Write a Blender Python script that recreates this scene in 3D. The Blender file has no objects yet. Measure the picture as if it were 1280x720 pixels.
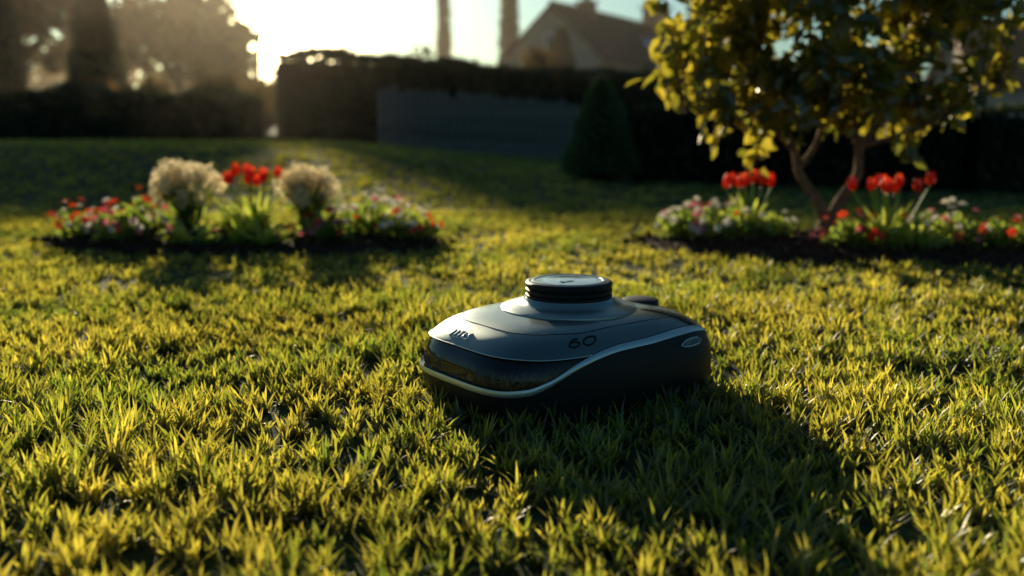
import bpy, bmesh, math, numpy as np
from mathutils import Vector, Matrix
R=np.random.default_rng(7)
scn=bpy.context.scene
scn.view_settings.view_transform='Standard'; scn.view_settings.look='None'; scn.view_settings.exposure=0
SUN_AZ=math.radians(17.0); SUN_EL=math.radians(13.0)
# ---------------------------------------------------------------- helpers
def link(o,parent=None):
    scn.collection.objects.link(o)
    if parent is not None: o.parent=parent
    return o
def empty(name,loc=(0,0,0)):
    e=bpy.data.objects.new(name,None); e.location=loc; e.empty_display_size=.1
    return link(e)
def mesh_np(name,V,loops,starts,mats,attrs=None,smooth=False,parent=None,matidx=None):
    me=bpy.data.meshes.new(name)
    V=np.asarray(V,dtype=np.float32).reshape(-1,3)
    me.vertices.add(len(V)); me.vertices.foreach_set('co',V.ravel())
    me.loops.add(len(loops)); me.loops.foreach_set('vertex_index',np.asarray(loops,dtype=np.int32))
    me.polygons.add(len(starts)); me.polygons.foreach_set('loop_start',np.asarray(starts,dtype=np.int32))
    if matidx is not None: me.polygons.foreach_set('material_index',np.asarray(matidx,dtype=np.int32))
    me.update(calc_edges=True)
    me.polygons.foreach_set('use_smooth',np.full(len(starts),smooth,dtype=bool))
    if attrs:
        for k,a in attrs.items():
            at=me.attributes.new(k,'FLOAT','POINT'); at.data.foreach_set('value',np.asarray(a,dtype=np.float32).ravel())
    for m in (mats if isinstance(mats,(list,tuple)) else [mats]): me.materials.append(m)
    o=bpy.data.objects.new(name,me)
    return link(o,parent)
def tiled(name,P,faces,mats,attrs=None,smooth=False,parent=None):
    N,k,_=P.shape
    tl=np.concatenate([np.array(f) for f in faces]); ln=np.array([len(f) for f in faces])
    ts=np.concatenate([[0],np.cumsum(ln)[:-1]]); L=len(tl)
    loops=(tl[None,:]+np.arange(N)[:,None]*k).ravel()
    starts=(ts[None,:]+np.arange(N)[:,None]*L).ravel()
    return mesh_np(name,P.reshape(-1,3),loops,starts,mats,attrs,smooth,parent)
def frames(D,roll=None):
    N=len(D); D=D/np.linalg.norm(D,axis=1,keepdims=True)
    r=R.normal(size=(N,3)) if roll is None else roll
    Y=np.cross(D,r); Y/=np.linalg.norm(Y,axis=1,keepdims=True)+1e-9
    Z=np.cross(D,Y)
    return np.stack([D,Y,Z],axis=2)
LEAF=np.array([[0,0,0],[.3,.27,.07],[.68,.24,.05],[1,0,-.12],[.68,-.24,.05],[.3,-.27,.07],[.33,0,-.03],[.68,0,-.05]])
LEAFF=[(0,6,1),(6,7,2,1),(7,3,2),(0,5,6),(5,4,7,6),(4,3,7)]
DIA=np.array([[0,0,0],[.5,.32,.08],[1,0,0],[.5,-.32,.08]]); DIAF=[(0,3,2,1)]
def scatter(name,pos,dirs,size,mat,tpl=LEAF,faces=LEAFF,parent=None,smooth=False,roll=None,wid=1.0):
    M=frames(dirs,roll)
    T=tpl*np.array([1,wid,1])
    P=np.einsum('nij,kj->nki',M,T)*np.asarray(size).reshape(-1,1,1)+pos[:,None,:]
    k=len(tpl); N=len(pos)
    rnd=np.repeat(R.random(N),k)
    return tiled(name,P,faces,mat,{'rnd':rnd},smooth,parent)
def tube_data(pts,rad,seg=8):
    pts=np.asarray(pts,float); n=len(pts); rad=np.broadcast_to(rad,(n,))
    V=[]
    a0=None
    for i in range(n):
        t=pts[min(i+1,n-1)]-pts[max(i-1,0)]; t/=np.linalg.norm(t)+1e-9
        if a0 is None: a0=np.array([0,0,1.]) if abs(t[2])<.9 else np.array([1.,0,0])
        u=np.cross(a0,t)
        if np.linalg.norm(u)<.05: u=np.cross(np.array([0,1.,0]),t)
        u/=np.linalg.norm(u)+1e-9; v=np.cross(t,u)
        for s in range(seg):
            q=2*math.pi*s/seg; V.append(pts[i]+rad[i]*(u*math.cos(q)+v*math.sin(q)))
    F=[]
    for i in range(n-1):
        for s in range(seg):
            s2=(s+1)%seg; F.append((i*seg+s,i*seg+s2,(i+1)*seg+s2,(i+1)*seg+s))
    F.append(tuple(reversed(range(seg)))); F.append(tuple(range((n-1)*seg,n*seg)))
    return V,F
def tubes(name,lst,mat,parent=None,seg=8,smooth=True):
    V=[];F=[]
    for pts,rad in lst:
        v,f=tube_data(pts,rad,seg); o=len(V); V+=[tuple(x) for x in v]; F+=[tuple(i+o for i in q) for q in f]
    me=bpy.data.meshes.new(name); me.from_pydata(V,[],F); me.update()
    if smooth: me.polygons.foreach_set('use_smooth',[True]*len(F))
    me.materials.append(mat); return link(bpy.data.objects.new(name,me),parent)
def pyd(name,V,F,mat,parent=None,smooth=False,bevel=0):
    me=bpy.data.meshes.new(name); me.from_pydata([tuple(v) for v in V],[],F); me.update()
    if smooth: me.polygons.foreach_set('use_smooth',[True]*len(F))
    for m in (mat if isinstance(mat,(list,tuple)) else [mat]): me.materials.append(m)
    o=link(bpy.data.objects.new(name,me),parent)
    if bevel:
        b=o.modifiers.new('b','BEVEL'); b.width=bevel; b.segments=2
    return o
def box(name,c,s,mat,parent=None,rot=0,bevel=0):
    V=[(x*s[0]/2,y*s[1]/2,z*s[2]/2) for x in(-1,1) for y in(-1,1) for z in(-1,1)]
    F=[(0,1,3,2),(4,6,7,5),(0,4,5,1),(2,3,7,6),(0,2,6,4),(1,5,7,3)]
    o=pyd(name,V,F,mat,parent,bevel=bevel); o.location=c; o.rotation_euler=(0,0,rot); return o
def lathe(name,prof,mat,parent=None,seg=64,loc=(0,0,0)):
    V=[];F=[]
    for r,z in prof:
        for s in range(seg):
            q=2*math.pi*s/seg; V.append((r*math.cos(q),r*math.sin(q),z))
    n=len(prof)
    for i in range(n-1):
        for s in range(seg):
            s2=(s+1)%seg; F.append((i*seg+s,i*seg+s2,(i+1)*seg+s2,(i+1)*seg+s))
    F.append(tuple(range((n-1)*seg,n*seg))); F.append(tuple(reversed(range(seg))))
    o=pyd(name,V,F,mat,parent,smooth=True); o.location=loc
    e=o.modifiers.new('e','EDGE_SPLIT'); e.split_angle=math.radians(35)
    return o
# ---------------------------------------------------------------- materials
def newmat(name):
    m=bpy.data.materials.new(name); m.use_nodes=True; nt=m.node_tree
    for n in list(nt.nodes): nt.nodes.remove(n)
    out=nt.nodes.new('ShaderNodeOutputMaterial'); return m,nt,out
def pbr(name,col,rough=.6,metal=0,var=.25,scale=12,bump=0,bscale=60,coat=0,spec=.5):
    m,nt,out=newmat(name); N=nt.nodes; L=nt.links
    b=N.new('ShaderNodeBsdfPrincipled'); b.inputs['Roughness'].default_value=rough; b.inputs['Metallic'].default_value=metal
    b.inputs['Coat Weight'].default_value=coat; b.inputs['Coat Roughness'].default_value=.12
    b.inputs['Specular IOR Level'].default_value=spec
    tc=N.new('ShaderNodeTexCoord'); ns=N.new('ShaderNodeTexNoise'); ns.inputs['Scale'].default_value=scale; ns.inputs['Detail'].default_value=6
    L.new(tc.outputs['Object'],ns.inputs['Vector'])
    cr=N.new('ShaderNodeValToRGB'); cr.color_ramp.elements[0].position=.3; cr.color_ramp.elements[1].position=.7
    cr.color_ramp.elements[0].color=(*[c*(1-var) for c in col],1); cr.color_ramp.elements[1].color=(*[min(1,c*(1+var)) for c in col],1)
    L.new(ns.outputs['Fac'],cr.inputs['Fac']); L.new(cr.outputs['Color'],b.inputs['Base Color'])
    if bump:
        n2=N.new('ShaderNodeTexNoise'); n2.inputs['Scale'].default_value=bscale; n2.inputs['Detail'].default_value=5
        L.new(tc.outputs['Object'],n2.inputs['Vector'])
        bp=N.new('ShaderNodeBump'); bp.inputs['Strength'].default_value=bump; bp.inputs['Distance'].default_value=.01
        L.new(n2.outputs['Fac'],bp.inputs['Height']); L.new(bp.outputs['Normal'],b.inputs['Normal'])
    L.new(b.outputs['BSDF'],out.inputs['Surface']); return m
def leafmat(name,c0,c1,t0,t1,trans=.5,gloss=.06,grough=.35,tipattr=False,patch=None):
    m,nt,out=newmat(name); N=nt.nodes; L=nt.links
    a=N.new('ShaderNodeAttribute'); a.attribute_name='rnd'
    def ramp(x,y):
        cr=N.new('ShaderNodeMix'); cr.data_type='RGBA'
        cr.inputs['A'].default_value=(*x,1); cr.inputs['B'].default_value=(*y,1)
        L.new(a.outputs['Fac'],cr.inputs['Factor']); return cr.outputs['Result']
    dc=ramp(c0,c1); tcx=ramp(t0,t1)
    if patch:
        geo=N.new('ShaderNodeNewGeometry'); ns=N.new('ShaderNodeTexNoise'); ns.inputs['Scale'].default_value=patch; ns.inputs['Detail'].default_value=4
        L.new(geo.outputs['Position'],ns.inputs['Vector'])
        mr=N.new('ShaderNodeMapRange'); mr.inputs[1].default_value=.3; mr.inputs[2].default_value=.7; mr.inputs[3].default_value=.62; mr.inputs[4].default_value=1.22
        L.new(ns.outputs['Fac'],mr.inputs[0])
        def mul(c):
            v=N.new('ShaderNodeVectorMath'); v.operation='SCALE'; L.new(c,v.inputs[0]); L.new(mr.outputs[0],v.inputs['Scale']); return v.outputs[0]
        dc=mul(dc); tcx=mul(tcx)
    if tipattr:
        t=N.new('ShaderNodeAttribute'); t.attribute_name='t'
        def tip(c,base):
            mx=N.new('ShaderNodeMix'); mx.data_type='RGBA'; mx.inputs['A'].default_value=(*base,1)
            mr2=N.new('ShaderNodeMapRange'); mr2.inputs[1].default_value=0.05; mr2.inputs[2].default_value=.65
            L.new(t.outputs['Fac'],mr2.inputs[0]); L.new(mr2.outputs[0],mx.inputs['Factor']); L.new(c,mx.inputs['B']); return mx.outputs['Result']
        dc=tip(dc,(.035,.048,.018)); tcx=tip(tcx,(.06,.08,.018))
    d=N.new('ShaderNodeBsdfDiffuse'); tr=N.new('ShaderNodeBsdfTranslucent'); L.new(dc,d.inputs['Color']); L.new(tcx,tr.inputs['Color'])
    mx=N.new('ShaderNodeMixShader'); mx.inputs[0].default_value=trans; L.new(d.outputs[0],mx.inputs[1]); L.new(tr.outputs[0],mx.inputs[2])
    g=N.new('ShaderNodeBsdfGlossy'); g.inputs['Roughness'].default_value=grough; g.inputs['Color'].default_value=(1,.97,.9,1)
    m2=N.new('ShaderNodeMixShader'); m2.inputs[0].default_value=gloss; L.new(mx.outputs[0],m2.inputs[1]); L.new(g.outputs[0],m2.inputs[2])
    L.new(m2.outputs[0],out.inputs['Surface']); return m
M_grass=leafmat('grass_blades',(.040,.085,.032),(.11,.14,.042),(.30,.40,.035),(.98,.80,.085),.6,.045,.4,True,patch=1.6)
M_ground=pbr('lawn_soil',(.038,.055,.022),.95,0,.5,9,.6,40,spec=.1)
M_mulch=pbr('mulch',(.06,.028,.018),.9,0,.5,30,.8,80,spec=.2)
M_leaf=leafmat('tree_leaf',(.022,.045,.013),(.065,.09,.022),(.15,.19,.02),(.88,.68,.055),.55,.07,.3)
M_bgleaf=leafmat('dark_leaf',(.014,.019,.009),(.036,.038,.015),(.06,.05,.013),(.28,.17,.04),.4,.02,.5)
M_hedge=leafmat('hedge_leaf',(.020,.034,.016),(.045,.066,.028),(.03,.05,.014),(.09,.10,.025),.3,.02,.5)
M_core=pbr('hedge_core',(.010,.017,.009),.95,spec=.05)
M_bark=pbr('bark',(.22,.13,.075),.85,0,.4,30,.7,60,spec=.2)
M_bark2=pbr('dark_bark',(.04,.028,.018),.9,0,.4,8,.5,20,spec=.1)
M_fleaf=leafmat('flower_foliage',(.045,.10,.02),(.09,.16,.035),(.25,.38,.04),(.5,.58,.08),.5,.06,.35)
M_lime=leafmat('lime_foliage',(.12,.2,.03),(.2,.3,.05),(.5,.62,.06),(.75,.8,.14),.55,.06,.35)
M_red=leafmat('red_petal',(.7,.012,.008),(.8,.03,.01),(.9,.05,.01),(.95,.10,.02),.45,.05,.4)
M_pink=leafmat('pink_petal',(.65,.06,.16),(.75,.2,.28),(.8,.12,.22),(.85,.3,.35),.45,.04,.4)
M_white=leafmat('white_petal',(.8,.73,.65),(.85,.8,.73),(.85,.78,.6),(.85,.8,.65),.45,.04,.4)
M_cream=leafmat('cream_floret',(.80,.68,.46),(.88,.78,.58),(.95,.80,.48),(.97,.88,.6),.55,.02,.5)
# ---------------------------------------------------------------- terrain
def sst(x): x=np.clip(x,0,1); return x*x*(3-2*x)
def hz(x,y):
    x=np.asarray(x,float); y=np.asarray(y,float)
    z=.33*sst((1.4-x)/4.2)*sst((y-6.4)/4.2)*(1-.5*sst((y-12.6)/4))
    z=z+.006*np.sin(x*3.1+1)*np.cos(y*2.7)+.004*np.sin(x*7.3+y*5.1)
    return z
n=260
u=np.linspace(-1,1,n); gx=u*14+np.sign(u)*np.abs(u)**7*900
gy=8+u*14+np.sign(u)*np.abs(u)**7*900
X,Y=np.meshgrid(gx,gy); Z=hz(X,Y); far=np.hypot(X,Y)>60; Z=np.where(far,0.1,Z)
idx=np.arange(n*n).reshape(n,n)
q=np.stack([idx[:-1,:-1],idx[:-1,1:],idx[1:,1:],idx[1:,:-1]],-1).reshape(-1,4)
mesh_np('ground',np.stack([X,Y,Z],-1),q.ravel(),np.arange(len(q))*4,M_ground,smooth=True)
BEDS=[(-1.31,4.78,1.02,.44,math.radians(-2)),(1.80,4.52,1.32,.52,math.radians(-13))]
def inbed(x,y,m=0.0):
    r=np.zeros(x.shape,bool)
    for cx,cy,a,b,t in BEDS:
        dx=x-cx;dy=y-cy; uu=dx*math.cos(t)+dy*math.sin(t); vv=-dx*math.sin(t)+dy*math.cos(t)
        wob=1+.04*np.sin(np.arctan2(vv/b,uu/a)*5)
        r|=((uu/(a+m))**2+(vv/(b+m))**2)<wob
    return r
for cx,cy,a,b,t in BEDS:
    e=empty('garden_bed',(cx,cy,0)); e.rotation_euler=(0,0,t)
    V=[(0,0,.055)];F=[];seg=96;rings=10
    for i in range(1,rings+1):
        f=i/rings
        for s in range(seg):
            an=2*math.pi*s/seg; w=math.sqrt(1+.04*math.sin(an*5)); w*=1+.01*R.normal()*(i==rings)
            z=.05*(1-f**3)+.004*R.normal() if i<rings else -.02
            V.append((a*f*w*math.cos(an),b*f*w*math.sin(an),z+.01))
    for s in range(seg): F.append((0,1+s,1+(s+1)%seg))
    for i in range(rings-1):
        for s in range(seg):
            F.append((1+i*seg+s,1+(i+1)*seg+s,1+(i+1)*seg+(s+1)%seg,1+i*seg+(s+1)%seg))
    pyd('soil_mound',V,F,M_mulch,e,smooth=True)
    N=2800; rr=np.sqrt(R.random(N))*1.0; an=R.random(N)*6.283
    pos=np.stack([a*rr*np.cos(an),b*rr*np.sin(an),.06*(1-rr**3)+.016+R.random(N)*.008],1)
    d=R.normal(size=(N,3)); d[:,2]*=.35
    scatter('bark_chips',pos,d,R.uniform(.015,.04,N),M_mulch,DIA,DIAF,e)
# ---------------------------------------------------------------- mower placement
MX,MY,MPSI=0.120,2.14,math.radians(180+36)
MA,MB=.302,.230
def inmower(x,y):
    dx=x-MX;dy=y-MY; uu=dx*math.cos(MPSI)+dy*math.sin(MPSI); vv=-dx*math.sin(MPSI)+dy*math.cos(MPSI)
    return (np.abs(uu/(MA*.95))**3.4+np.abs(vv/(MB*.95))**3.4)<1
# ---------------------------------------------------------------- grass
def noise2(x,y,s,seed):
    r=np.random.default_rng(seed); v=np.zeros_like(x)
    for i in range(7):
        a=r.random()*6.283; k=s*r.uniform(.6,1.7); v+=np.sin((x*math.cos(a)+y*math.sin(a))*k+r.random()*6.28)
    return v/3.5
def grass(y0,y1,dens,bl,lo,hi,w,spread,full):
    ymid=np.linspace(y0,y1,50); area=float(np.mean(2*(.62*ymid+.55))*(y1-y0))
    N=int(area*dens)
    yy=R.uniform(y0,y1,N*3); keep=R.random(N*3)<(.62*yy+.55)/(.62*y1+.55); yy=yy[keep][:N]
    xx=R.uniform(-1,1,len(yy))*(.62*yy+.55)
    ok=~inbed(xx,yy,-.01)&~inmower(xx,yy); xx=xx[ok];yy=yy[ok]; N=len(xx)
    hh=R.uniform(lo,hi,N)*(1+.2*noise2(xx,yy,9,3)+.12*noise2(xx,yy,30,4))
    tone=np.clip(.5+.3*noise2(xx,yy,6,9)+.2*R.normal(size=N),0,1)
    bx=np.repeat(xx,bl)+R.normal(size=N*bl)*spread*.35; by=np.repeat(yy,bl)+R.normal(size=N*bl)*spread*.35
    n=N*bl
    L=np.repeat(hh,bl)*R.uniform(.55,1.15,n); az=R.random(n)*6.283
    th0=np.abs(R.normal(size=n))*.32; cv=R.uniform(.2,1.15,n)
    W=w*R.uniform(.7,1.3,n)
    dx=np.cos(az);dy=np.sin(az); bz=hz(bx,by)-.004
    ts=[0,.38,.74,1.0] if full else [0,.55,1.0]
    wp=[.75,1,.72] if full else [.9,.85]
    pts=[];px=np.zeros(n);pz=np.zeros(n);prev=0
    for t in ts:
        th=th0+cv*(t+prev)/2; dt=t-prev; px=px+np.sin(th)*L*dt; pz=pz+np.cos(th)*L*dt; prev=t
        pts.append((px.copy(),pz.copy()))
    tw=R.normal(size=n)*.5
    sx=-np.sin(az+tw);sy=np.cos(az+tw)
    P=[];T=[]
    for i,t in enumerate(ts[:-1]):
        p,z=pts[i]
        for sg in(-1,1):
            P.append(np.stack([bx+dx*p+sg*sx*W*wp[i]/2,by+dy*p+sg*sy*W*wp[i]/2,bz+z],1)); T.append(t)
    p,z=pts[-1]; P.append(np.stack([bx+dx*p,by+dy*p,bz+z],1)); T.append(1)
    P=np.stack(P,1); k=P.shape[1]
    rnd=np.clip(np.repeat(tone,bl)+R.normal(size=n)*.18,0,1)
    F=[(0,1,3,2),(2,3,5,4),(4,5,6)] if full else [(0,1,3,2),(2,3,4)]
    return P,F,np.repeat(rnd,k),np.tile(np.array(T),n)
parts=[grass(.75,2.1,820,14,.034,.074,.0054,.018,True),
       grass(2.1,3.3,880,12,.030,.064,.0054,.018,True),
       grass(3.3,6.5,500,9,.028,.056,.0068,.03,False),
       grass(6.5,15,130,7,.026,.048,.014,.07,False)]
Vs=[];Ls=[];Ss=[];r_=[];t_=[];vo=0;lo_=0
for P,F,rn,tt in parts:
    N,k,_=P.shape; tl=np.concatenate([np.array(f) for f in F]); ln=np.array([len(f) for f in F]); ts=np.concatenate([[0],np.cumsum(ln)[:-1]]); L=len(tl)
    Ls.append((tl[None]+np.arange(N)[:,None]*k).ravel()+vo); Ss.append((ts[None]+np.arange(N)[:,None]*L).ravel()+lo_)
    Vs.append(P.reshape(-1,3)); vo+=N*k; lo_+=N*L; r_.append(rn); t_.append(tt)
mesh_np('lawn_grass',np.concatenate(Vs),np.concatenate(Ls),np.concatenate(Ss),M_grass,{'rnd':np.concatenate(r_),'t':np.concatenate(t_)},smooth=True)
# ---------------------------------------------------------------- robot mower
M_shell=pbr('mower_shell_paint',(.17,.215,.205),.33,.8,.06,3,0,coat=.5)
M_shell2=pbr('mower_rear_deck',(.04,.043,.040),.28,.6,.06,3,coat=.5)
M_blk=pbr('mower_black_plastic',(.009,.010,.011),.5,0,.15,5,.05,300,spec=.3)
M_win=pbr('mower_front_panel',(.006,.005,.004),.12,0,.3,40)
M_brs=leafmat('bristle_fibre',(.12,.065,.022),(.45,.26,.09),(.2,.12,.03),(.5,.32,.1),.3,.10,.3)
M_sil=pbr('mower_silver_trim',(.60,.68,.68),.38,.8,.05,4)
M_wb=pbr('badge_white',(.78,.8,.8),.4,0,.02,3)
M_rub=pbr('rubber',(.02,.02,.02),.8,0,.2,20)
M_glass=pbr('turret_glass',(.03,.035,.035),.1,.2,.1,4,coat=1)
M_gry=pbr('turret_grey',(.28,.34,.325),.33,.65,.05,4,coat=.3)
mow=empty('robot_lawn_mower',(MX,MY,0)); mow.rotation_euler=(0,0,MPSI)
AK=[0,38,50,60,74,90,110,134,158,180]
LK=[.080,.082,.088,.102,.134,.158,.167,.160,.130,.122]
from math import pi
def smooth_interp(x,xk,yk):
    xk=np.array(xk,float);yk=np.array(yk,float); m=np.gradient(yk,xk); x=np.asarray(x,float)
    i=np.clip(np.searchsorted(xk,x)-1,0,len(xk)-2); h=xk[i+1]-xk[i]; t=(x-xk[i])/h
    return (2*t**3-3*t**2+1)*yk[i]+(t**3-2*t**2+t)*h*m[i]+(-2*t**3+3*t**2)*yk[i+1]+(t**3-t**2)*h*m[i+1]
def zl(al): return smooth_interp(al,AK,LK)
HW=.0062
def ze(al):
    z=smooth_interp(al,[0,35,60,75,90,180],[.158,.156,.152,.151,.150,.128])
    return np.maximum(zl(al)+HW+.001,z*(al<88)+0*(al>=88))
ZB,ZM,ZH=.012,.09,.112
EX=.36
def t_of_z(z):
    if z<ZM: return (z-ZB)/(ZM-ZB)
    c=((z-ZM)/ZH)**(1/.9); tau=math.acos(min(1,c)); return 2-tau/(pi/2)
def surf(phi,t,off=0):
    if t<=1:
        z=ZB+(ZM-ZB)*t; r=1-.05*(1-t)**2.5
    else:
        tau=(2-t)*pi/2; r=max(0,math.sin(tau))**EX; z=ZM+ZH*math.cos(tau)**.9
    c,s=math.cos(phi),math.sin(phi); ex=2/3.7
    x=MA*math.copysign(abs(c)**ex,c); y=MB*math.copysign(abs(s)**ex,s)
    y*=1-.05*max(0,x/MA)**2
    k=math.hypot(x,y); al=abs(math.degrees(phi))
    bulge=.007*math.exp(-((al-116)/26)**2)*max(0,1-abs(z-.07)/.08)
    o=off+bulge
    up=max(0,(z-.10)/.10)
    z2=z-.020*max(0,x*r/MA)**2.0*up-.014*max(0,-x*r/MA)**2*up-.009*(abs(y*r)/MB)**2*up
    return (x*r+x/k*o, y*r+y/k*o, z2)
NA=280
V=[];rows=[];rowm=[]
def addrow(fn,m):
    rows.append(len(V)); rowm.append(m)
    for i in range(NA):
        ph=-pi+2*pi*i/NA; V.append(fn(ph,abs(math.degrees(ph))))
for j in range(9): addrow(lambda p,a,j=j: surf(p,t_of_z(float(zl(a))-HW)*j/8.,.001*(j>6)),0)
for k in range(4): addrow(lambda p,a,k=k: surf(p,t_of_z(float(zl(a))-HW+HW*2/3*k),.0035+.0012*(k in(1,2))),1)
for j in range(6): addrow(lambda p,a,j=j: surf(p,t_of_z(float(zl(a))+HW+(float(ze(a))-float(zl(a))-HW)*j/5.),-.005 if a<70 else (-.005*(85-a)/15 if a<85 else .0)),2)
for j in range(24):
    f=j/23.
    addrow(lambda p,a,f=f: surf(p,t_of_z(float(ze(a)))+(1.93-t_of_z(float(ze(a))))*f,.0035*math.exp(-f*9) if f>0 else .0028),3)
F=[];mi=[]
for j in range(len(rows)-1):
    for i in range(NA):
        i2=(i+1)%NA; F.append((rows[j]+i,rows[j]+i2,rows[j+1]+i2,rows[j+1]+i))
        m=rowm[j+1]; al=abs(-180+360*(i+.5)/NA)
        if m==3 and al>122: m=4
        mi.append(m)
F.append(tuple(range(rows[-1],rows[-1]+NA))); mi.append(3); F.append(tuple(reversed(range(NA)))); mi.append(0)
body=pyd('body_shell',V,F,[M_blk,M_sil,M_win,M_shell,M_shell2],mow,smooth=True)
body.data.polygons.foreach_set('material_index',mi)
es=body.modifiers.new('e','EDGE_SPLIT'); es.split_angle=math.radians(38)
st=[]
for i in range(300):
    a=R.uniform(-70,72); z0=float(zl(abs(a)))+.007; z1=float(ze(abs(a)))-.004
    if z1-z0<.010: continue
    hh=R.uniform(.25,.9)*(z1-z0)*(.5+.5*(a+70)/140); b=a+R.normal()*8
    st.append(([surf(math.radians(a),t_of_z(z0),-.0055),surf(math.radians((a+b)/2+R.normal()),t_of_z(z0+hh*.5),-.0042),surf(math.radians(b),t_of_z(z0+hh),-.0050)],np.array([.0008,.0006,.0003])))
tb=tubes('bristle_guard',st,M_brs,mow,4)
at=tb.data.attributes.new('rnd','FLOAT','POINT'); at.data.foreach_set('value',np.repeat(R.random(len(st))**2.0,12).astype(np.float32))
lip=[surf(math.radians(a),t_of_z(float(ze(abs(a)))),.0034) for a in np.linspace(-80,80,80)]
tubes('shell_lip',[(lip,.0012)],M_sil,mow,6)
def seam(ph0,f0,f1,ph1=None):
    pts=[]
    for i in range(14):
        f=f0+(f1-f0)*i/13.; ph=math.radians(ph0+((ph1 if ph1 is not None else ph0)-ph0)*i/13.); a=abs(math.degrees(ph))
        te=t_of_z(float(ze(a))); pts.append(surf(ph,te+(1.93-te)*f,.0006+.0035*math.exp(-f*9)))
    return pts
tubes('panel_seams',[(seam(122,.0,.9),.0018),(seam(-122,.0,.9),.0018),(seam(-60,.62,.62,60),.0009),(seam(60,.62,.42,120),.0009)],M_blk,mow,6)
def on(phd,f,off=.001):
    te=t_of_z(float(ze(abs(phd)))); return surf(math.radians(phd),te+(1.93-te)*f,off+.0035*math.exp(-f*9))
def phy(y): return math.degrees(math.asin(min(1,(abs(y)/(MB*.95))**1.85)))*(1 if y>0 else -1)
st=[]
b0=-.062; cw=.0155
for gi,g in enumerate([[(0,0,0,1)],[(0,0,0,1),(0,0,.7,0)],[(0,0,0,1),(0,1,.7,1),(0,.5,.6,.5),(0,0,.7,0)],[(0,0,0,1),(0,1,.7,.8),(.7,.8,0,.5),(0,.5,.7,0)],[(.7,1,0,.8),(0,.8,.7,.3),(.7,.3,0,0)]]):
    for (x0,y0,x1,y1) in g:
        ya=b0+(gi+x0)*cw; yb=b0+(gi+x1)*cw
        st.append(([on(phy(ya+(yb-ya)*q),.18+.19*(y0+(y1-y0)*q)) for q in (0,.25,.5,.75,1)],.0012))
tubes('nose_badge',st,M_wb,mow,5)
st=[([on(80+2.8*math.cos(a),.34+.10*math.sin(a),.0014) for a in np.linspace(0,2*pi,16)],.0019),
    ([on(72.5+2.8*math.cos(a),.31+.065*math.sin(a),.0014) for a in np.linspace(0,2*pi,16)],.0019),
    ([on(69.9,.32,.0014),on(70.4,.39,.0014),on(72.2,.44,.0014),on(74.6,.44,.0014)],.0019)]
tubes('side_mark',st,M_blk,mow,5)
def onz(phd,z,off): return surf(math.radians(phd),t_of_z(z),off)
loop=[onz(a,z,.003) for a,z in [(102,.139),(106,.147),(111,.149),(117,.148),(120,.142),(116,.135),(109,.133),(104,.134),(102,.139)]]
tubes('side_handle_frame',[(loop,.0015)],M_sil,mow,6)
hv=[onz(a,z,.0025) for a,z in [(103,.139),(106.5,.146),(111,.148),(116.5,.147),(119,.142),(115.5,.136),(109,.134),(104.5,.135)]]
pyd('side_handle_recess',hv,[tuple(range(8))],M_glass,mow)
TX=-.005
lathe('turret_base',[(.150,.184),(.148,.1985),(.140,.2025),(.118,.207),(.104,.213),(.099,.219),(.098,.221)],M_gry,mow,96,(TX,0,0))
lathe('turret_ring',[(.088,.216),(.0925,.2185),(.0945,.221),(.0945,.2265),(.0925,.2275),(.0895,.2285),(.0895,.2305),(.0925,.2315),(.0945,.2325),(.0945,.238),(.0925,.239),(.0895,.240),(.0895,.242),(.0925,.243),(.094,.244),(.0945,.246),(.0945,.251),(.092,.2545),(.088,.256),(.083,.2555)],M_blk,mow,96,(TX,0,0))
lathe('turret_cap',[(.0825,.250),(.0825,.2562),(.079,.2575),(.074,.2575),(.073,.2562)],M_gry,mow,96,(TX,0,0))
lathe('turret_lens',[(.0725,.252),(.0725,.2555),(.04,.2572),(.002,.2576)],M_glass,mow,96,(TX,0,0))
box('turret_logo_plate',(TX+.02,.018,.2580),(.03,.012,.0012),M_gry,mow,bevel=.0004)
lathe('stop_button',[(.042,.170),(.042,.192),(.039,.197),(.028,.2000),(.004,.2005)],M_blk,mow,48,(-.200,.02,0))
for i,(wx,wy,wr,ww) in enumerate([(-.17,.185,.085,.05),(-.17,-.185,.085,.05),(.2,.12,.035,.03),(.2,-.12,.035,.03)]):
    prof=[(wr*.5,-ww/2),(wr*.95,-ww/2),(wr,-ww*.35),(wr,ww*.35),(wr*.95,ww/2),(wr*.5,ww/2)]
    w=lathe('wheel_%d'%(i+1),prof,M_rub,mow,40,(wx,wy*.9,wr-.004)); w.rotation_euler=(pi/2,0,0)
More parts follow.
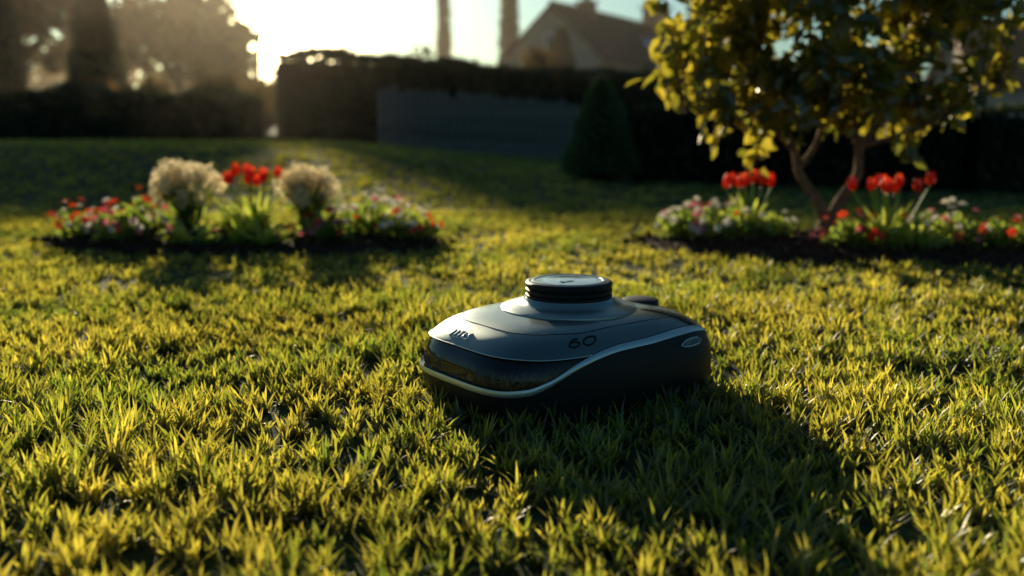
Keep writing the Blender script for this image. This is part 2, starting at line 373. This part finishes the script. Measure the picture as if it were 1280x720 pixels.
# ---------------------------------------------------------------- garden tree
tree=empty('garden_tree',(0,0,0))
def curve(pts,n=6):
    pts=np.array(pts,float); out=[]; m=len(pts)
    for i in range(m-1):
        p0=pts[max(i-1,0)];p1=pts[i];p2=pts[i+1];p3=pts[min(i+2,m-1)]
        for k in range(n):
            t=k/n; out.append(.5*((2*p1)+(-p0+p2)*t+(2*p0-5*p1+4*p2-p3)*t*t+(-p0+3*p1-3*p2+p3)*t**3))
    out.append(pts[-1]); return np.array(out)
B=np.array([1.50,4.80,0.0])
def T(dx,dy,z): return (B[0]+dx,B[1]+dy,z)
limbs=[ (curve([T(.0,0,-.02),T(.01,0,.07),T(.03,0,.13)]),.050,.038),
 (curve([T(.02,0,.10),T(-.03,.01,.22),T(-.11,.03,.34),T(-.15,.02,.47),T(-.26,.0,.66),T(-.34,-.02,.95)]),.030,.010),
 (curve([T(.03,0,.10),T(.08,-.01,.22),T(.15,-.02,.34),T(.17,0,.48),T(.30,.03,.66),T(.38,.05,1.0)]),.034,.010),
 (curve([T(.16,-.02,.40),T(.14,.04,.58),T(.09,.08,.8),T(.05,.1,1.2),T(.03,.1,1.5)]),.022,.008),
 (curve([T(-.12,.03,.36),T(-.04,-.04,.55),T(-.06,-.08,.9),T(-.1,-.1,1.35)]),.018,.007),
 (curve([T(-.15,.02,.46),T(-.35,-.05,.62),T(-.55,-.1,.68),T(-.72,-.12,.64)]),.014,.005),
 (curve([T(.18,0,.48),T(.40,-.08,.56),T(.6,-.1,.68),T(.76,-.1,.74)]),.015,.005),
 (curve([T(-.26,0,.68),T(-.44,.1,.88),T(-.62,.15,1.1)]),.012,.005),
 (curve([T(.30,.03,.66),T(.48,.12,.88),T(.66,.15,1.12)]),.012,.005)]
TL=[]
allp=[]
for p,r0,r1 in limbs:
    TL.append((p,np.linspace(r0,r1,len(p))))
    if len(p)>14: allp.append(p[len(p)//3:])
allp=np.concatenate(allp)
lp=[];ld=[]
cnt=0
while cnt<265:
    c=R.normal(size=3); c/=np.linalg.norm(c); rr=R.uniform(.25,1.0)**.55
    tgt=np.array([B[0]+.0+c[0]*.86*rr,B[1]+c[1]*.62*rr,1.06+c[2]*.68*rr])
    dxn=(tgt[0]-B[0])
    if tgt[2]<.62 and abs(dxn+.02)<.26: continue
    if tgt[2]<.42 : continue
    if math.sin(tgt[0]*9+1.3)*math.sin(tgt[2]*8+.4)*math.cos(tgt[1]*5)>.42: continue
    dd=np.linalg.norm((allp-tgt)*np.array([1,1,.8]),axis=1); a=allp[np.argmin(dd)]
    mid=(a+tgt)/2+np.array([0,0,.04])+R.normal(size=3)*.03
    end=tgt+np.array([0,0,-.05])
    p=curve([a,mid,tgt,end],4); TL.append((p,np.linspace(.006,.002,len(p)))); cnt+=1
    k=R.integers(14,26)
    for j in range(k):
        f=R.uniform(.3,1.0); q=p[min(len(p)-1,int(f*(len(p)-1)))]
        lp.append(q+R.normal(size=3)*.028); d=R.normal(size=3)*.8+np.array([0,0,-.6])+(tgt-a)/(np.linalg.norm(tgt-a)+.01)*.5; ld.append(d)
tubes('trunk_and_limbs',TL,M_bark,tree,8)
lp=np.array(lp);ld=np.array(ld)
scatter('leaves',lp,ld,R.uniform(.055,.115,len(lp)),M_leaf,parent=tree,wid=1.0)
# ---------------------------------------------------------------- flowers
BLOOM=[[0,0,.0]];BF=[]
for i in range(6):
    a=i*pi/3; BLOOM+= [[.6*math.cos(a-.4),.6*math.sin(a-.4),.16],[1*math.cos(a),1*math.sin(a),.12],[.6*math.cos(a+.4),.6*math.sin(a+.4),.16]]
    BF.append((0,1+3*i,2+3*i,3+3*i))
BLOOM=np.array(BLOOM)[:,[2,0,1]]
TU=[];TF=[]
for i in range(6):
    a0=i*pi/3; ro=1.0 if i%2 else .86
    base=len(TU)
    for r,z,w in [(.10,0,.25),(.42,.28,.62),(.46,.75,.58),(.34,1.15,.30)]:
        for s in(-1,0,1):
            an=a0+s*w; rr=r*ro*(1 if s==0 else .93); TU.append([z,rr*math.cos(an),rr*math.sin(an)])
    TU.append([1.35,.25*math.cos(a0)*ro,.25*math.sin(a0)*ro])
    for j in range(3):
        for s in range(2): TF.append((base+j*3+s,base+j*3+s+1,base+(j+1)*3+s+1,base+(j+1)*3+s))
    TF.append((base+9,base+10,base+12)); TF.append((base+10,base+11,base+12))
TU=np.array(TU)
def low_flowers(x,y,rx,ry,h,nleaf,blooms,name='flowering_plant',lm=None):
    e=empty(name,(x,y,.04))
    N=nleaf; u=R.normal(size=(N,3)); u/=np.linalg.norm(u,axis=1,keepdims=True); u[:,2]=np.abs(u[:,2]); rr=R.random(N)**.4
    lump=1+.25*np.sin(u[:,0]*5+x*7)*np.cos(u[:,1]*5)
    pos=u*rr[:,None]*lump[:,None]*np.array([rx,ry,h])
    d=u*np.array([1,1,.9])+R.normal(size=(N,3))*.45+np.array([0,0,.25])
    scatter('leaves',pos-d/np.linalg.norm(d,axis=1,keepdims=True)*.02,d,R.uniform(.03,.06,N),lm or M_fleaf,parent=e)
    st=[]
    for i in range(14):
        p=pos[R.integers(N)]; st.append((np.array([[p[0]*.2,p[1]*.2,-.02],[p[0]*.7,p[1]*.7,p[2]*.5],p]),.0025))
    tubes('stems',st,M_fleaf,e,5)
    for k,(mat,nb,sz) in enumerate(blooms):
        nb=int(nb*1.5); sz=sz*1.25
        u=R.normal(size=(nb,3)); u/=np.linalg.norm(u,axis=1,keepdims=True); u[:,2]=np.abs(u[:,2])*.9+.2
        p=u*np.array([rx,ry,h])*R.uniform(1.0,1.3,(nb,1))+np.array([0,0,.02])
        d=u+R.normal(size=(nb,3))*.3+np.array([0,-.35,.3])
        p2=np.concatenate([p,p+d/np.linalg.norm(d,axis=1,keepdims=True)*sz*.35]); d2=np.concatenate([d,d]); s2=np.concatenate([R.uniform(.8,1.2,nb)*sz,R.uniform(.5,.8,nb)*sz])
        scatter('blooms_%d'%(k+1),p2,d2,s2,mat,BLOOM,BF,e)
    return e
def strap(x,y,n,h,w,mat,e,name='strap_leaves',lean=.7):
    P=[]
    for i in range(n):
        a=R.random()*6.283; L=h*R.uniform(.7,1.1); th=R.uniform(.1,lean); cv=R.uniform(.2,1.1); W=w*R.uniform(.8,1.2)
        p=np.array([math.cos(a)*.02,math.sin(a)*.02,0.]); row=[]
        ts=[0,.25,.5,.75,1]
        for j,t in enumerate(ts):
            if j:
                t2=th+cv*t; p=p+np.array([math.cos(a)*math.sin(t2),math.sin(a)*math.sin(t2),math.cos(t2)])*L*.25
            ww=W*[.5,.9,1,.7,.03][j]/2; sd=np.array([-math.sin(a),math.cos(a),0])*ww
            row+= [p-sd,p+np.array([0,0,-ww*.4]),p+sd]
        P.append(row)
    P=np.array(P); F=[]
    for j in range(4):
        for s in range(2): F.append((j*3+s,j*3+s+1,(j+1)*3+s+1,(j+1)*3+s))
    return tiled(name,P,F,mat,{'rnd':np.repeat(R.random(n),15)},True,e)
def tulips(x,y,n,h,spr,name='tulip_plant',sc=1.0):
    e=empty(name,(x,y,.04)); strap(x,y,n*5,h*.85,.035,M_lime,e)
    st=[];pp=[];dd=[]
    for i in range(n):
        a=i*2.4+R.normal()*.3;r=spr*math.sqrt((i+.5)/n); hh=h*R.uniform(.86,1.04); p=np.array([r*math.cos(a),r*.6*math.sin(a),hh])
        st.append((curve([[p[0]*.3,p[1]*.3,-.02],[p[0]*.6,p[1]*.6,hh*.5],p],4),.004)); pp.append(p); dd.append([R.normal()*.15,R.normal()*.15,1])
    tubes('stems',st,M_fleaf,e,6)
    scatter('tulip_heads',np.array(pp),np.array(dd),R.uniform(.042,.055,n)*sc,M_red,TU,TF,e,smooth=True)
    return e
def plume(x,y,h,rw):
    e=empty('hydrangea_shrub',(x,y,.04)); st=[]
    N=2600
    heads=[]
    for i in range(46):
        a=R.random()*6.28; r=rw*math.sqrt(R.random()); z=h-.06*(r/rw)**2+R.normal()*.014-.02-(.06 if R.random()<.25 else 0); heads.append(np.array([r*math.cos(a),r*.75*math.sin(a),z]))
        p=heads[-1]; st.append((curve([[p[0]*.15,p[1]*.15,-.02],[p[0]*.5,p[1]*.5,h*.5],p],4),.0032))
    heads=np.array(heads); hi=R.integers(len(heads),size=N)
    u=R.normal(size=(N,3)); u/=np.linalg.norm(u,axis=1,keepdims=True)
    pos=heads[hi]+u*np.array([.026,.026,.042])*R.uniform(.8,1.3,(N,1))
    scatter('flower_heads',pos,u+R.normal(size=(N,3))*.3,R.uniform(.006,.012,N),M_cream,BLOOM,BF,e)
    tubes('stems',st,M_fleaf,e,5)
    N=150; f=R.uniform(.3,.8,N); hp=heads[R.integers(len(heads),size=N)]; pos=hp*np.stack([f**1.1,f**1.1,f],1)
    scatter('leaves',pos,R.normal(size=(N,3))*.6+np.array([0,0,.6]),R.uniform(.04,.08,N),M_fleaf,parent=e,wid=.6)
plume(-1.58,4.86,.335,.165); plume(-1.0,4.86,.315,.155)
tulips(-1.25,4.80,10,.285,.13)
def rosette(x,y,h,n,mat):
    e=empty('leafy_plant',(x,y,.04)); strap(x,y,n,h,.045,mat,e,'leaves',1.1)
rosette(-1.27,4.68,.20,40,M_lime); rosette(-1.48,4.54,.15,38,M_lime); rosette(-1.12,4.53,.14,34,M_lime); rosette(-1.36,4.95,.24,30,M_lime)
low_flowers(-2.06,4.78,.14,.13,.12,240,[(M_red,16,.018),(M_white,6,.014)])
low_flowers(-1.82,4.66,.16,.13,.13,280,[(M_pink,10,.018),(M_white,12,.017),(M_red,3,.015)])
low_flowers(-1.84,4.95,.16,.12,.17,240,[(M_red,10,.02),(M_pink,4,.018)])
low_flowers(-.86,4.63,.14,.12,.12,260,[(M_red,10,.018),(M_pink,4,.016)])
low_flowers(-.70,4.82,.19,.14,.15,320,[(M_white,26,.019),(M_pink,6,.017)])
low_flowers(-.50,4.76,.13,.11,.11,240,[(M_red,12,.017),(M_white,12,.017)])
low_flowers(-1.3,4.5,.22,.05,.04,110,[(M_pink,3,.012)])
tulips(1.15,4.85,10,.26,.12)
low_flowers(.86,4.80,.15,.12,.12,280,[(M_white,18,.02),(M_pink,8,.018)])
low_flowers(1.02,4.69,.15,.11,.12,260,[(M_white,12,.02),(M_pink,5,.017),(M_red,3,.016)])
low_flowers(1.22,4.70,.12,.10,.11,220,[(M_white,3,.016)],lm=M_lime)
tulips(1.68,4.42,10,.27,.18)
low_flowers(1.50,4.38,.13,.11,.11,260,[(M_red,9,.02),(M_pink,3,.017)])
low_flowers(1.74,4.31,.19,.12,.12,320,[(M_red,5,.018)],lm=M_lime)
low_flowers(1.95,4.40,.16,.13,.14,280,[(M_white,12,.021),(M_pink,3,.018)])
low_flowers(2.12,4.29,.16,.11,.11,300,[(M_red,8,.018),(M_pink,6,.016)])
low_flowers(2.45,4.35,.2,.12,.12,260,[(M_red,8,.018)])
# ---------------------------------------------------------------- hedges & topiary
def hedge(name,p0,p1,th,h,n,size=.07,wav=.04):
    p0=np.array(p0,float);p1=np.array(p1,float); L=np.linalg.norm(p1-p0); d=(p1-p0)/L; nn=np.array([-d[1],d[0]])
    if nn[1]>0: nn=-nn
    e=empty(name,(p0[0],p0[1],float(hz(*p0)))); z0=float(hz(*p0))
    m=max(8,int(L/.25)); V=[];F=[]
    prof=[(-.5,-.1),(-.5,.35),(-.48,.9),(-.38,1),(0,1.01),(.38,1),(.48,.9),(.5,-.1)]
    for i in range(m+1):
        s=L*i/m
        for a,b in prof:
            k=wav*R.normal()*.5; q=d*s+nn*(a*th*.94+k); V.append((q[0],q[1],b*h*.965+k*.6+float(hz(*(p0+d*s)))-z0))
    K=len(prof)
    for i in range(m):
        for j in range(K-1): F.append((i*K+j,(i+1)*K+j,(i+1)*K+j+1,i*K+j+1))
    F.append(tuple(range(K)));F.append(tuple(range(m*K,m*K+K)))
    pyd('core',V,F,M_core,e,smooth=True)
    s=R.random(n)*L; face=R.random(n)<th/(th+h)
    a=np.where(face,R.uniform(-.5,.5,n),.5+R.normal(size=n)*.02); b=np.where(face,1.0+R.normal(size=n)*.02*(1/h),R.uniform(0,1,n))
    lum=wav*(np.sin(s*2.3)+np.sin(s*5.1+b*4)+np.sin(s*.9+1))*.6
    x=d[0]*s+nn[0]*(a*th+lum*~face);y=d[1]*s+nn[1]*(a*th+lum*~face); z=b*h+lum*face+hz(p0[0]+d[0]*s,p0[1]+d[1]*s)-z0
    dr=np.where(face[:,None],np.array([0,0,1.]),np.array([nn[0],nn[1],.3]))+R.normal(size=(n,3))*.7
    scatter('leaves',np.stack([x,y,z],1),dr,R.uniform(.6,1.3,n)*size,M_hedge,DIA,DIAF,e)
hedge('tall_hedge',(-4.0,18.0),(5.2,24.0),1.2,1.50,11000,.13,.06)
hedge('boundary_hedge',(1.35,10.2),(3.9,8.6),.7,.68,6500,.06,.03)
hedge('boundary_hedge',(3.9,8.6),(13,7.6),.7,.64,11000,.06,.03)
hedge('tall_hedge',(-22,18.8),(-4.6,18.0),1.0,.85,11000,.12,.08)
def conifer(name,x,y,h,r,n,size,power=1.0,mat=None,z0=None):
    z0=float(hz(x,y)) if z0 is None else z0
    e=empty(name,(x,y,z0))
    def rad(f): return r*(np.minimum(1,f/.12+.35))*np.clip(1-f,0,1)**power
    prof=[(max(.004,float(rad(np.array(f)))*.9),f*h*.98) for f in np.linspace(0,1,14)]
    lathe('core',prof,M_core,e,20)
    f=1-np.sqrt(R.random(n)) if power>.8 else R.random(n)
    a=R.random(n)*6.283; rr=rad(f)*(1+R.normal(size=n)*.07+.06*np.sin(a*5+f*20))
    pos=np.stack([rr*np.cos(a),rr*np.sin(a),f*h],1)
    d=np.stack([np.cos(a),np.sin(a),np.full(n,.9)],1)+R.normal(size=(n,3))*.4
    scatter('foliage',pos,d,R.uniform(.6,1.3,n)*size,mat or M_hedge,DIA,DIAF,e)
    tubes('trunk',[(np.array([[0,0,-.2],[0,0,h*.4]]),r*.12)],M_bark2,e)
M_topi=leafmat('topiary_leaf',(.06,.11,.045),(.11,.18,.065),(.10,.15,.04),(.2,.25,.06),.3,.03,.5)
conifer('cone_topiary',.88,9.9,.98,.38,5500,.05,.75,mat=M_topi)
conifer('cypress_tree',-10.4,25.5,3.95,.72,3500,.16,.6)
conifer('cypress_tree',-13.4,27,3.5,.55,2500,.16,.5)
conifer('cypress_tree',-4.0,60,9.2,.36,2200,.25,.35,z0=0)
conifer('cypress_tree',-.15,60,9.6,.58,2600,.25,.35,z0=0)
conifer('cypress_tree',11.2,62,9.5,.6,2600,.25,.35,z0=0)
conifer('conifer_tree',2.0,42,4.2,.95,2600,.22,.7,z0=0)
fe=empty('wooden_fence',(-1.9,14.6,0)); M_wood=pbr('weathered_wood',(.19,.16,.135),.9,0,.5,14,.4,40,spec=.15)
for i in range(34):
    hgt=.84+R.normal()*.025; x=i*.105
    box('plank_%d'%i,(x,R.normal()*.006,float(hz(-1.9+x,14.6))+hgt/2),(.078,.02,hgt),M_wood,fe)
for z in(.2,.65): box('rail',(1.75,.03,z+.05),(3.6,.04,.07),M_wood,fe)
def broadleaf(name,x,y,h,cw,ch,nb,nl,size,mat,trunk_r=.2,z0=None,cz=None,blob=1.0):
    z0=float(hz(x,y)) if z0 is None else z0
    e=empty(name,(x,y,z0)); czz=cz if cz is not None else h-ch
    C=[]
    for i in range(nb):
        c=R.normal(size=3); c/=np.linalg.norm(c); c*=R.random()**.45; C.append(np.array([c[0]*cw,c[1]*cw,czz+c[2]*ch]))
    C=np.array(C); br=R.uniform(.16,.32,nb)*min(cw,ch)*1.1*blob
    k=R.integers(nb,size=nl); u=R.normal(size=(nl,3)); u/=np.linalg.norm(u,axis=1,keepdims=True)
    pos=C[k]+u*(br[k]*R.random(nl)**.4)[:,None]*np.array([1.25,1.25,.85])
    pos[:,2]=np.maximum(pos[:,2],.02)
    scatter('foliage',pos,u+R.normal(size=(nl,3))*.6,R.uniform(.6,1.4,nl)*size,mat,DIA,DIAF,e)
    tl=[(curve([[0,0,-.2],[.05*cw,0,czz*.5],[0,0,czz+ch*.2]],4),np.linspace(trunk_r,trunk_r*.4,9))]
    for i in range(0,nb,3):
        p=C[i]; tl.append((curve([[0,0,czz*.55],[p[0]*.5,p[1]*.5,(czz*.55+p[2])/2],p],3),np.linspace(trunk_r*.35,trunk_r*.08,7)))
    tubes('trunk_and_limbs',tl,M_bark2,e,6)
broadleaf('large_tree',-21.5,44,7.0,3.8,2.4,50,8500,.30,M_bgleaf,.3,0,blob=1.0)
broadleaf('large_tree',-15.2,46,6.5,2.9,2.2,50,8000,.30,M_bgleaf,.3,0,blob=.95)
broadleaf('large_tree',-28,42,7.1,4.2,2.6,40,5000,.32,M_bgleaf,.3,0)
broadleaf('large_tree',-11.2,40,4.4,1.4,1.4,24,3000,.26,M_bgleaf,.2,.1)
def shade_pine(x,y,top,th,rad,nl,off=0):  # added pine, crown out of view, placed and shaped to shade the mid lawn
    e=empty('added_shade_pine',(x,y,0))
    nb=90; a=R.random(nb)*6.28; rr=rad*np.sqrt(R.random(nb)); C=np.stack([off+rr*np.cos(a),rr*np.sin(a)*.8,top-th*.5-th*.10*(rr/rad)**2+R.normal(size=nb)*th*.10],1)
    k=R.integers(nb,size=nl); u=R.normal(size=(nl,3)); u/=np.linalg.norm(u,axis=1,keepdims=True)
    pos=C[k]+u*np.array([.9,.9,th*.34])*(R.random(nl)**.4)[:,None]
    scatter('needles',pos,u+R.normal(size=(nl,3))*.6,R.uniform(.22,.4,nl),M_bgleaf,DIA,DIAF,e)
    tl=[(curve([[0,0,-.3],[.1,0,top*.4],[off*.8,0,top-th]],5),np.linspace(.22,.13,11))]
    for i in range(0,nb,4):
        p=C[i]; tl.append((curve([[off*.6,0,top*.80],[off*.6+(p[0]-off*.6)*.5,p[1]*.5,top*.86],p],3),np.linspace(.07,.02,7)))
    tubes('trunk_and_limbs',tl,M_bark2,e,6)
shade_pine(-15.0,60,12.75,1.6,4.3,15000,off=2.6)
shade_pine(-23.6,61,13.0,.5,5.6,15000)
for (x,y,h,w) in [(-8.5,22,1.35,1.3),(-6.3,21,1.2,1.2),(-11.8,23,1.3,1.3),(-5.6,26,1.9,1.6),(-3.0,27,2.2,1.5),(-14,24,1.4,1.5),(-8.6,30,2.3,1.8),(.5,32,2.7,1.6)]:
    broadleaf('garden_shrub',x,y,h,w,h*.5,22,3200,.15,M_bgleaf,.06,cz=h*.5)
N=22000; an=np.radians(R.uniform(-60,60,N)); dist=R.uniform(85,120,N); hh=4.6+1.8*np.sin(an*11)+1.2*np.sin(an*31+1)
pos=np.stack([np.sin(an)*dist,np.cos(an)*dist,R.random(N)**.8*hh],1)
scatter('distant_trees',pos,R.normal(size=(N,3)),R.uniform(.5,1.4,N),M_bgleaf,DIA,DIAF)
# ---------------------------------------------------------------- houses
M_plaster=pbr('plaster',(.42,.37,.30),.9,0,.12,2,.2,30,spec=.2)
M_slate=pbr('slate_roof',(.030,.038,.046),.9,0,.3,6,.3,12,spec=.1)
M_tile=pbr('clay_tile_roof',(.20,.08,.05),.85,0,.35,6,.4,10,spec=.2)
M_brick=pbr('brick',(.28,.12,.08),.9,0,.3,10,.3,20)
M_pane=pbr('window_glass',(.05,.06,.07),.08,0,.1,3)
M_wht=pbr('white_paint',(.8,.8,.77),.5,0,.04,3)
def house(name,ox,oy,rot,L,W,he,hr,roofm,wallm,chim,wins):
    e=empty(name,(ox,oy,0)); e.rotation_euler=(0,0,rot)
    w=W/2
    V=[(0,-w,-.3),(0,w,-.3),(0,w,he),(0,0,hr),(0,-w,he),(L,-w,-.3),(L,w,-.3),(L,w,he),(L,0,hr),(L,-w,he)]
    F=[(0,4,3,2,1),(5,6,7,8,9),(0,5,9,4),(1,2,7,6),(4,9,8,3),(2,3,8,7),(0,1,6,5)]
    pyd('walls',V,F,wallm,e)
    sl=(hr-he)/w; ov=.35
    for sg,nm in((-1,'roof_front'),(1,'roof_back')):
        a=(-ov,0,hr+.03);b=(L+ov,0,hr+.03);c=(L+ov,sg*(w+ov),he-sl*ov+.03);d=(-ov,sg*(w+ov),he-sl*ov+.03)
        VV=[a,b,c,d]+[(p[0],p[1],p[2]+.16) for p in(a,b,c,d)]
        FF=[(0,1,2,3),(7,6,5,4),(0,4,5,1),(1,5,6,2),(2,6,7,3),(3,7,4,0)]
        pyd(nm,VV,FF,roofm,e)
        rows=14
        for r in range(1,rows):
            f=r/rows; y=sg*(w+ov)*f; z=hr+.2-(hr-he+sl*ov)*f
            box('course',(L/2,y,z),(L+2*ov,.05,.03),roofm,e)
    box('ridge_tiles',(L/2,0,hr+.24),(L+2*ov,.22,.14),roofm,e)
    for (cx,cy,cw,ct) in chim:
        box('chimney',(cx,cy,(hr+ct)/2-.4),(cw,cw,ct-hr+1.6),M_brick,e)
        box('chimney_cap',(cx,cy,ct+.42),(cw*1.25,cw*1.25,.12),M_brick,e)
        for k in(-.2,.2):
            o=lathe('chimney_pot',[(.12,0),(.10,.35),(.12,.4)],M_tile,e,16,(cx+k*cw,cy,ct+.48))
    for (x,y,z,ww,wh,face) in wins:
        if face=='s':
            box('window_frame',(x,-w-.03,z),(ww+.3,.08,wh+.3),M_wht,e); box('window_pane',(x,-w-.075,z),(ww,.02,wh),M_pane,e)
            box('glazing_bar',(x,-w-.09,z),(.08,.02,wh),M_wht,e); box('sill',(x,-w-.1,z-wh/2-.2),(ww+.4,.2,.07),M_wht,e)
        elif face=='r':
            sl2=math.atan(sl); o=box('roof_window',(x,-y,z),(ww,wh,.08),M_pane,e); o.rotation_euler=(sl2,0,0)
        else:
            box('window_frame',(-.03,y,z),(.08,ww+.16,wh+.16),M_wht,e); box('window_pane',(-.075,y,z),(.02,ww,wh),M_pane,e)
            box('glazing_bar',(-.09,y,z),(.02,.05,wh),M_wht,e)
    return e
house('plaster_house',2.0,50,math.radians(62),20,5.2,3.6,6.0,M_slate,M_plaster,[(4.0,0,.8,6.2),(14.5,0,1.3,6.9)],
   [(8.0,0,2.5,1.4,1.5,'s'),(11.0,0,2.5,1.4,1.5,'s'),(15,0,2.3,1.3,1.3,'s'),(0,0,4.3,.6,.8,'g'),(9,1.3,5.02,1.6,1.1,'r')])
house('tiled_house',17.4,40,math.radians(-6),11,6,1.9,4.2,M_tile,M_plaster,[(7,0,.8,5.0)],[(3,0,1.1,1.1,.9,'s'),(7,0,1.1,1.1,.9,'s')])
# ---------------------------------------------------------------- evening haze over the garden (real scattering volume)
m,nt,out=newmat('haze'); vs=nt.nodes.new('ShaderNodeVolumeScatter'); vs.inputs['Density'].default_value=.0008; vs.inputs['Anisotropy'].default_value=.80; vs.inputs['Color'].default_value=(1,.86,.66,1)
nt.links.new(vs.outputs[0],out.inputs['Volume'])
box('haze',(0,45,5.5),(110,74,15),m)
# ---------------------------------------------------------------- sky & sun
w=bpy.data.worlds.new('World'); scn.world=w; w.use_nodes=True; nt=w.node_tree; N=nt.nodes; L=nt.links
bg=N['Background']; sky=N.new('ShaderNodeTexSky'); sky.sky_type='NISHITA'; sky.sun_disc=False
sky.sun_elevation=SUN_EL; sky.sun_rotation=-SUN_AZ; sky.dust_density=0.8; sky.air_density=1.0; sky.ozone_density=3.0
S=Vector((-math.sin(SUN_AZ)*math.cos(SUN_EL),math.cos(SUN_AZ)*math.cos(SUN_EL),math.sin(SUN_EL)))
ga,ge=math.radians(12.3),math.radians(5.4)
G=(-math.sin(ga)*math.cos(ge),math.cos(ga)*math.cos(ge),math.sin(ge))
tc=N.new('ShaderNodeTexCoord'); dt=N.new('ShaderNodeVectorMath'); dt.operation='DOT_PRODUCT'; dt.inputs[1].default_value=G
L.new(tc.outputs['Generated'],dt.inputs[0])
mxx=N.new('ShaderNodeMath'); mxx.operation='MAXIMUM'; mxx.inputs[1].default_value=0; L.new(dt.outputs['Value'],mxx.inputs[0])
tint=N.new('ShaderNodeVectorMath'); tint.operation='MULTIPLY'; tint.inputs[1].default_value=(.62,.93,.95); L.new(sky.outputs[0],tint.inputs[0])
prev=tint.outputs[0]
for p,c in ((150,(8,5.2,2.0)),(900,(300,220,110))):
    pw=N.new('ShaderNodeMath'); pw.operation='POWER'; pw.inputs[1].default_value=p; L.new(mxx.outputs[0],pw.inputs[0])
    sc=N.new('ShaderNodeVectorMath'); sc.operation='SCALE'; sc.inputs[0].default_value=c; L.new(pw.outputs[0],sc.inputs['Scale'])
    ad=N.new('ShaderNodeVectorMath'); ad.operation='ADD'; L.new(prev,ad.inputs[0]); L.new(sc.outputs[0],ad.inputs[1]); prev=ad.outputs[0]
L.new(prev,bg.inputs['Color']); bg.inputs['Strength'].default_value=.075
sd=bpy.data.lights.new('sun','SUN'); sd.energy=7.5; sd.angle=math.radians(.5); sd.color=(1,.85,.58)
so=bpy.data.objects.new('sun',sd); link(so); so.rotation_euler=S.to_track_quat('Z','Y').to_euler(); so.location=(-10,30,12)
# ---------------------------------------------------------------- camera
cd=bpy.data.cameras.new('camera'); cam=bpy.data.objects.new('camera',cd); link(cam); scn.camera=cam
cam.location=(0,0,.6); cam.rotation_euler=(math.radians(90-9.58),0,0); cd.lens=35; cd.sensor_width=36; cd.clip_end=3000; cd.clip_start=.05
cd.dof.use_dof=True; cd.dof.focus_distance=1.98; cd.dof.aperture_fstop=1.9
print('blades',sum(p[0].shape[0] for p in parts))
